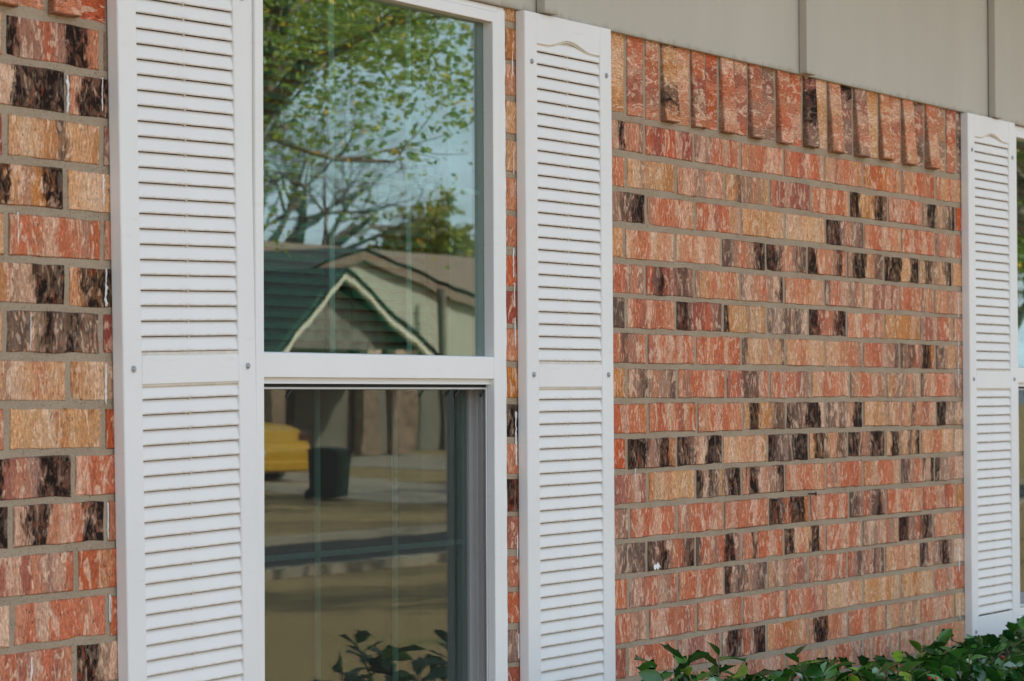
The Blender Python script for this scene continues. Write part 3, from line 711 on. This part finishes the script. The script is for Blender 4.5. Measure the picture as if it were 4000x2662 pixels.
def bush(label, x0, x1, y0, y1, ztop, nspr, nfill, seed, depth=.42):
    r = random.Random(seed)
    root = empty('holly_bush', ((x0+x1)/2, (y0+y1)/2, 0), label=label, cat='bush', group='holly bushes along the foot of the wall')
    off = Vector(root.location); st = MB(); nleaf = 0; fillm = MB()
    def put(p, d, single):
        nonlocal nleaf
        M_ = leaf_matrix(Vector(p)-off, d, r)
        i = r.randrange(len(LEAFM))
        if single and nleaf < 290:
            o = bpy.data.objects.new('leaf', LEAFM[i]); link(o, root); o.matrix_local = M_; nleaf += 1
        else:
            v, f = LEAFV[i]; fillm.add([M_ @ Vector(q) for q in v], f)
    for s in range(nspr):
        x, y = r.uniform(x0, x1), r.uniform(y0, y1)
        zt = ztop(x, y)+r.gauss(0, .012)
        lean = Vector((r.gauss(0, .35), r.gauss(-.1, .3), 1)).normalized(); L = r.uniform(.09, .16)
        top = Vector((x, y, zt)); base = top-lean*L
        st.tube([base-Vector((0, 0, .12))-off, base-off, top-off], [.0035, .0026, .0012], 5)
        a = r.uniform(0, 6.28)
        for j in range(r.randint(5, 8)):
            t = 1-j*.13; p = base.lerp(top, max(.1, t)); a += 2.4+r.gauss(0, .3)
            upw = .9*t-.1+r.gauss(0, .2)
            put(p, (math.cos(a), math.sin(a), upw), True)
    for s in range(nfill):
        x, y = r.uniform(x0-.03, x1+.03), r.uniform(y0, y1)
        p = (x, y, ztop(x, y)-.05-depth*r.random()**1.5)
        a = r.uniform(0, 6.28); put(p, (math.cos(a), math.sin(a), r.gauss(.2, .5)), False)
    for s in range(14):
        bx, by = off.x+r.gauss(0, .06), off.y+r.gauss(0, .04); tx, ty = r.uniform(x0, x1), r.uniform(y0, y1)
        tz = ztop(tx, ty)-.1
        st.tube([(bx-off.x, by-off.y, 0), ((bx*.5+tx*.5)-off.x, (by*.5+ty*.5)-off.y, tz*.55), (tx-off.x, ty-off.y, tz)], [.011, .007, .0035], 6)
    st.build('stems', M_twig, root)
    fo = bpy.data.objects.new('foliage', mesh('foliage', fillm.v, fillm.f, M_holly, True)); link(fo, root); fo['kind'] = 'stuff'
    for s in range(3):
        x, y = r.uniform(x0, x1), r.uniform(y0, (y0+y1)/2)
        mm = bpy.data.meshes.new('berry'); bm = bmesh.new(); bmesh.ops.create_icosphere(bm, subdivisions=2, radius=.0045); bm.to_mesh(mm); bm.free(); mm.materials.append(M_berry)
        o = bpy.data.objects.new('berry', mm); link(o, root); o.location = Vector((x, y, ztop(x, y)-.04))-off
    return root
bush('sparse young holly sprigs growing in front of the shutter foot beside the brick panel', -.70, .0, -.36, -.16, lambda x, y: .898+.12*(-.16-y)+.03*math.sin(x*23), 17, 70, 11)
bush('low glossy holly bush below the middle of the brick panel', .0, .62, -.42, -.12, lambda x, y: .828+.20*(-.12-y)+.03*max(0, 1-abs(x-.12)/.12)+.012*math.sin(x*19), 24, 420, 12)
bush('holly bush under the right half of the brick panel', .60, 1.25, -.42, -.10, lambda x, y: .800+.24*(-.10-y)+.012*math.sin(x*17+1), 34, 1200, 13)
bush('dense dark holly bush in front of the shutter by the cropped window', 1.22, 2.45, -.34, -.09, lambda x, y: .808+.24*(-.09-y)+.012*math.sin(x*15), 44, 1900, 14)

# ------------------------------------------------------------------ ground, street
def gz(y):
    pts = [(30, 0), (-5, 0), (-14, -.42), (-15, -.45), (-26, -.46), (-31, -.12), (-37, .1), (-60, .3), (-400, .5)]
    for (a, za), (b, zb) in zip(pts, pts[1:]):
        if b <= y <= a: return za+(zb-za)*(a-y)/(a-b)
    return .5
def sheet(name, x0, x1, ys, mat, dz=0, sub=1):
    m = MB(); vs = []; fs = []
    for y in ys: vs += [(x0, y, gz(y)+dz), (x1, y, gz(y)+dz)]
    for i in range(len(ys)-1): fs.append((2*i, 2*i+2, 2*i+3, 2*i+1))
    m.add(vs, fs); o = m.build(name, mat); return tag(o, kind='structure')
t = NT('lawn'); v = t.n('NewGeometry').outputs['Position']
a = t.noise(v, .55, 4, .6); b = t.noise(v, 9, 4, .7)
c = t.mix(t.rng(a, .55, .76), (.42, .275, .125), (.14, .17, .035)); c = t.mix(t.rng(b, .3, .75), c, (.42, .285, .15))
t.set(col=c, rough=.95, spec=.05); t.bump(b, .8, .05); M_lawn = t.m
M_street = plain('street_asphalt', (.055, .05, .045), .85, .15, 1.2, .2, bump=.004, bsc=30)
M_conc = plain('driveway_concrete', (.42, .33, .24), .85, .12, 1.5, .2, bump=.003, bsc=40)
YS = [60, 0, -5, -9, -14, -15, -26, -31, -37, -60, -120, -400]
sheet('lawn', -300, 400, YS, M_lawn)
sheet('street', -300, 400, [-14.9, -15, -18.9], M_street, .006)
for (ya, yb) in ((-14.7, -14.9), (-18.9, -19.1)):
    o = MB().box(-300, 400, yb, ya, gz(ya)-.05, gz(ya)+.11).build('kerb', M_conc); tag(o, kind='structure')
sheet('driveway', 48.5, 56, [-19.2, -26, -31, -37], M_conc, .012)
sheet('driveway', 39, 44.5, [-19.2, -26, -31, -36], M_conc, .012)

# ------------------------------------------------------------------ house across the street (seen in the glass)
M_stone = plain('tan_brick', (.34, .22, .15), .9, .3, 5, .1, bump=.01, bsc=14)
M_beige = plain('beige_siding', (.27, .235, .175), .8, .06, 2)  # partial shade on the house put into this, trim and brown roof colours
M_trim = plain('cream_trim', (.46, .41, .31), .6, .05)
M_brownroof = plain('brown_shingles', (.17, .11, .08), .9, .2, 6, .1, bump=.01, bsc=20)
M_gab = plain('weathered_boards', (.12, .095, .075), .9, .3, 4)
M_shadedroof = plain('shaded_shingles', (.05, .047, .042), .9, .25, 6, .1, bump=.01, bsc=20)  # dark colour holds the shade of the roof slope turned from the sun
M_bayshade = plain('bay_shade', (.03, .028, .025), .8)  # near-black colour stands in for shade inside the open bay
M_pane = plain('dark_pane', (.05, .06, .065), .1, .05, 2, .6)
hs = empty('house', (54, -38, .1), label='beige sided house with brown roof and open front gable, reflected in the glass', cat='house')
O = Vector(hs.location)
def hp(name, mb, mat, parent=None, **kw):
    mb.v = [tuple(Vector(q)-O) for q in mb.v]; return mb.build(name, mat, parent or hs, **kw)
# front gable wing: brick piers carrying a gable, ridge running back
for x0, x1 in ((49.4, 50.05), (53.35, 54.1), (54.85, 55.75)):
    hp('pier', MB().box(x0, x1, -36.35, -36.1, .1, 2.75), M_stone)
hp('wing_wall', MB().box(49.6, 56.2, -42.0, -41.7, .1, 2.75).box(49.6, 49.9, -41.59, -37, .1, 2.75), M_bayshade)
hp('bay_shade_sheet', MB().box(49.95, 56.15, -41.69, -41.6, .12, 2.7), M_bayshade)  # dark sheet for the shade at the back of the open bay
hp('gable_wall', MB().prism([(49.55, 2.76), (56.25, 2.76), (52.2, 4.42)], -36.6, -36.4), M_gab)
for a, b in (((49.35, 2.55), (52.2, 4.66)), ((52.2, 4.66), (56.45, 2.55))):
    dx = Vector((b[0]-a[0], b[1]-a[1])).normalized(); nx = Vector((-dx.y, dx.x))
    pts = [(a[0], a[1]), (b[0], b[1]), (b[0]-.0, b[1]-.17), (a[0], a[1]-.17)]
    hp('rake_trim', MB().prism(pts[::-1], -36.02, -35.9), M_trim)
hp('wing_roof', MB().add([(49.25, -35.85, 2.62), (52.2, -35.85, 4.76), (52.2, -46, 4.76), (49.25, -46, 2.62), (56.55, -35.85, 2.62), (56.55, -46, 2.62),
                         (49.25, -35.85, 2.52), (52.2, -35.85, 4.66), (52.2, -46, 4.66), (49.25, -46, 2.52), (56.55, -35.85, 2.52), (56.55, -46, 2.52)],
                        [(0, 1, 2, 3), (1, 4, 5, 2), (6, 9, 8, 7), (7, 8, 11, 10), (0, 3, 9, 6), (4, 10, 11, 5)]), M_shadedroof)
# main body with a wide shallow front gable and roof behind
hp('siding_wall', MB().prism([(56.3, .1), (66, .1), (66, 3.3), (56, 5.2), (53.5, 4.2), (53.5, 3.5), (56.3, 3.0)], -38.3, -38.1), M_beige)
for a, b in (((51.3, 4.15), (56, 5.42)), ((56, 5.42), (67, 3.2))):
    hp('rake_trim', MB().prism([(a[0], a[1]-.24), (b[0], b[1]-.24), (b[0], b[1]), (a[0], a[1])], -38.0, -37.9), M_brownroof)
hp('main_roof', MB().add([(51.0, -37.85, 4.2), (56, -37.85, 5.5), (56, -50, 5.5), (51.0, -50, 4.2), (67.2, -37.85, 3.3), (67.2, -50, 3.3)], [(0, 1, 2, 3), (1, 4, 5, 2)]), M_shadedroof)
hp('rear_roof', MB().add([(54.5, -40, 4.2), (80, -40, 4.2), (80, -44, 6.05), (54.5, -44, 6.05), (80, -48, 4.2), (54.5, -48, 4.2)], [(0, 1, 2, 3), (3, 2, 4, 5)]), M_brownroof)
hp('chimney', MB().box(57.4, 58.1, -44.4, -43.7, 5.2, 6.6), M_stone)
hp('porch_post', MB().box(59.25, 59.4, -37.6, -37.45, .1, 4.5), M_gab)
w_ = hp('house_window', MB().box(60.5, 62.0, -38.08, -38.02, 1.1, 2.5), M_trim); hp('pane', MB().box(60.6, 61.9, -38.01, -38.0, 1.2, 2.4), M_pane, w_)
hp('body_wall', MB().box(53.6, 66, -49, -38.4, .1, 3.3), M_beige)

# ------------------------------------------------------------------ yellow car on a drive (end seen in the lower glass)
M_yel_paint = plain('yellow_paint', (.72, .36, .01), .25, .03, 3, .5)
M_tyre = plain('tyre', (.02, .02, .02), .85); M_rim = plain('wheel_rim', (.45, .45, .46), .35, .05, 5, .5, metal=.8)
M_taill = plain('smoked_lamp', (.10, .03, .02), .15, .05, 5, .6)
M_lamp = plain('lamp_lens', (.75, .75, .72), .15, .03, 5, .6)
car = empty('car', (41.3, -32.45, gz(-32.45)-.10), label='yellow car parked on the drive, seen as a reflection in the lower glass', cat='car')
car.scale = (1.1, 1.1, 1.12)
car.rotation_euler = (math.atan2(gz(-30)-gz(-34), 4), 0, 0)
prof = [(-2.1, .27), (-2.15, .62), (-2.05, .86), (-1.75, .95), (-1.15, 1.0), (-.55, 1.40), (.45, 1.40), (.95, 1.16), (1.85, 1.10), (2.06, 1.02), (2.10, .80), (2.22, .66), (2.22, .40), (2.10, .27)]   # y (front = +), z
m = MB(); n = len(prof)
for (x, k) in ((-.86, .0), (-.80, 1), (.80, 1), (.86, 0)):
    for y, z in prof: m.v.append((x*(1 if z < .97 else .82), y*(1 if k else .985), z if k or z < .97 else z-.05))
for s in range(3):
    for i in range(n): m.f.append((s*n+i, s*n+(i+1) % n, (s+1)*n+(i+1) % n, (s+1)*n+i))
m.f += [tuple(range(n)), tuple(3*n+i for i in range(n-1, -1, -1))]
m.build('body', M_yel_paint, car, bevel=.03, seg=2)
for sx in (-1, 1):
    xg = sx*.712
    MB().add([(xg, -.95, 1.02), (xg, .85, 1.02), (xg, .7, 1.2), (xg, .4, 1.33), (xg, -.5, 1.32), (sx*.725, -.95, 1.02), (sx*.725, .85, 1.02), (sx*.725, .7, 1.2), (sx*.725, .4, 1.33), (sx*.725, -.5, 1.32)],
             [(0, 1, 2, 3, 4), (9, 8, 7, 6, 5)]+[(i, (i+1) % 5, (i+1) % 5+5, i+5) for i in range(5)]).build('side_window', M_pane, car)
    for y in (-1.35, 1.32):
        wh = MB().tube([(sx*.70, y, .32), (sx*.885, y, .32)], .32, 20).build('wheel', M_tyre, car, bevel=.02, seg=1)
        MB().tube([(sx*.70, y, .32), (sx*.89, y, .32)], .19, 14).build('rim', M_rim, wh)
    MB().box(sx*.78-.07 if sx > 0 else -.85, .85 if sx > 0 else -.78+.07, 2.10, 2.235, .56, .68).build('headlight', M_lamp, car, bevel=.02, seg=1)
MB().box(-.87, -.60, 1.97, 2.105, .82, .97).box(.60, .87, 1.97, 2.105, .82, .97).build('lamp_cluster', M_taill, car, bevel=.02, seg=1)
MB().box(-.84, .84, 2.15, 2.25, .30, .48).build('bumper', M_yel_paint, car, bevel=.03, seg=1)

# ------------------------------------------------------------------ wheeled bin
M_bin = plain('bin_plastic', (.025, .035, .03), .5)
bn = empty('wheeled_bin', (38.5, -27.0, gz(-27)), label='dark wheeled rubbish bin at the roadside, seen in the lower glass', cat='bin')
MB().add([(-.25, -.27, .06), (.25, -.27, .06), (.25, .27, .06), (-.25, .27, .06), (-.3, -.34, .92), (.3, -.34, .92), (.3, .34, .92), (-.3, .34, .92)], [(0, 3, 2, 1), (4, 5, 6, 7), (0, 1, 5, 4), (1, 2, 6, 5), (2, 3, 7, 6), (3, 0, 4, 7)]).build('body', M_bin, bn, bevel=.02)
MB().extx([(-.36, .921), (.36, .921), (.34, .96), (0, 1.0), (-.34, .96)], -.32, .32).build('lid', M_bin, bn, bevel=.01)
for s in (-1, 1): MB().tube([(s*.26, -.27, .11), (s*.33, -.27, .11)], .11, 14).build('wheel', M_tyre, bn)

# ------------------------------------------------------------------ trees
def limb(mb, p, d, L, r0, depth, r, tips, gn=.25):
    path = [Vector(p)]; rad = [r0]; n = 4
    for i in range(n):
        d = (d+Vector((r.gauss(0, gn), r.gauss(0, gn), r.gauss(.04, gn*.6)))*.5).normalized(); path.append(path[-1]+d*(L/n)); rad.append(r0*(1-.55*(i+1)/n))
    mb.tube(path, rad, 7 if r0 > .04 else 4, cap=False)
    tips.append((path[-1], d, depth))
    if depth > 0:
        for k in range(r.randint(2, 4)):
            i = r.randint(2, n); dd = (d+Vector((r.gauss(0, .7), r.gauss(0, .7), r.gauss(.15, .45)))).normalized()
            limb(mb, path[i], dd, L*r.uniform(.55, .8), rad[i]*.72, depth-1, r, tips, gn)
def tree(name, label, base, H, r0, seed, depth=4, leaf=None, nleaf=0, lsz=.07, cen=None, radx=None, group=None, L0=None, nl=4):
    r = random.Random(seed); root = empty(name, base, label=label, cat='tree', group=group)
    tr = MB(); tips = []
    tr.tube([(0, 0, -.1), (r.gauss(0, .1), r.gauss(0, .1), H*.18), (r.gauss(0, .15), r.gauss(0, .15), H*.34)], [r0*1.3, r0, r0*.8], 10, cap=False)
    top = Vector(tr.v[-1]); top = Vector((0, 0, H*.33))
    br = MB()
    for k in range(nl):
        a = 6.283*k/nl+r.random(); limb(br, top, Vector((math.cos(a)*.8, math.sin(a)*.8, .75)).normalized(), L0 or H*.3, r0*.55, depth-1, r, tips)
    limb(br, top, Vector((0, 0, 1)), L0 or H*.3, r0*.6, depth-1, r, tips)
    tr.build('trunk', M_bark, root, smooth=True); br.build('branches', M_bark, root, smooth=True)
    if nleaf:
        cm = MB(); tt = [q for q in tips if q[2] <= 1]
        for k in range(nleaf):
            if k % 14 == 0: p, d, _ = r.choice(tt); cq = p+Vector((r.gauss(0, .34), r.gauss(0, .34), r.gauss(-.08, .28)))
            q = cq+Vector((r.gauss(0, .10), r.gauss(0, .10), r.gauss(0, .08)))
            u = Vector((r.gauss(0, 1), r.gauss(0, 1), r.gauss(0, .6))).normalized(); v = u.cross(Vector((r.gauss(0, 1), r.gauss(0, 1), r.gauss(0, 1)))).normalized(); s = lsz*r.uniform(.6, 1.2)
            cm.add([q-u*s*.5, q+v*s*.3, q+u*s*.5, q-v*s*.3+u.cross(v)*s*.12], [(0, 1, 2), (0, 2, 3)])
        me = mesh('crown', cm.v, cm.f, leaf); o = bpy.data.objects.new('crown', me); link(o, root); o['kind'] = 'stuff'
    return root
TG = 'trees reflected in the glass, and unseen trees shading the reflected ground'
tree('oak_tree', 'leafy oak with drooping boughs filling the upper glass reflection', (10.2, -9.3, gz(-9.3)), 8.0, .22, 21, 5, M_oak, 70000, .062, group=TG, L0=2.3, nl=6)
tree('spring_tree', 'yellow green tree behind the house roof, reflected in the glass', (76.0, -47.6, .3), 10.0, .24, 31, 5, M_yel, 7000, .26, group=TG, L0=2.1, nl=5)
tree('bare_tree', 'bare branched tree left of the yellow green one, reflected in the glass', (70, -50, .3), 14, .34, 41, 6, group=TG, L0=3.6, nl=7)
tree('bare_tree', 'bare branched tree behind the shaded roof, reflected in the glass', (66.5, -49.5, .3), 14.5, .34, 42, 6, group=TG, L0=3.6, nl=7)
tree('bare_tree', 'bare street tree out of view, casting streaks of shade on the reflected lawn', (26, -8.3, gz(-8.3)), 10.0, .24, 43, 5, group=TG, L0=2.7, nl=6)  # unseen tree, placed so its shadow streaks the reflected lawn
tree('bare_tree', 'bare tree out of view by the street, whose shadow streaks the reflected road', (36, -14.3, gz(-14.3)), 11.0, .26, 44, 5, group=TG, L0=2.9, nl=6)  # stands outside the reflected view, set to throw its shadow across the ground
tree('oak_tree', 'broad tree out of view whose shade crosses the reflected lawn', (20.5, -5.6, 0), 7.0, .25, 23, 5, M_oak, 7000, .14, group=TG, L0=2.0, nl=6)  # unseen in the glass, placed for the band of shade it casts
tree('oak_tree', 'street oak out of view, dappling the reflected far lawn with shade', (41.9, -19.8, gz(-19.8)), 9.0, .28, 24, 5, M_oak, 4500, .2, group=TG, L0=2.6, nl=6)  # not reflected itself, placed for its dappled shade on the far lawn
tree('oak_tree', 'green tree reflected in the window at the picture edge', (50.6, -18.4, gz(-18)), 9.0, .25, 22, 5, M_oak, 18000, .20, group=TG, L0=2.5, nl=6)
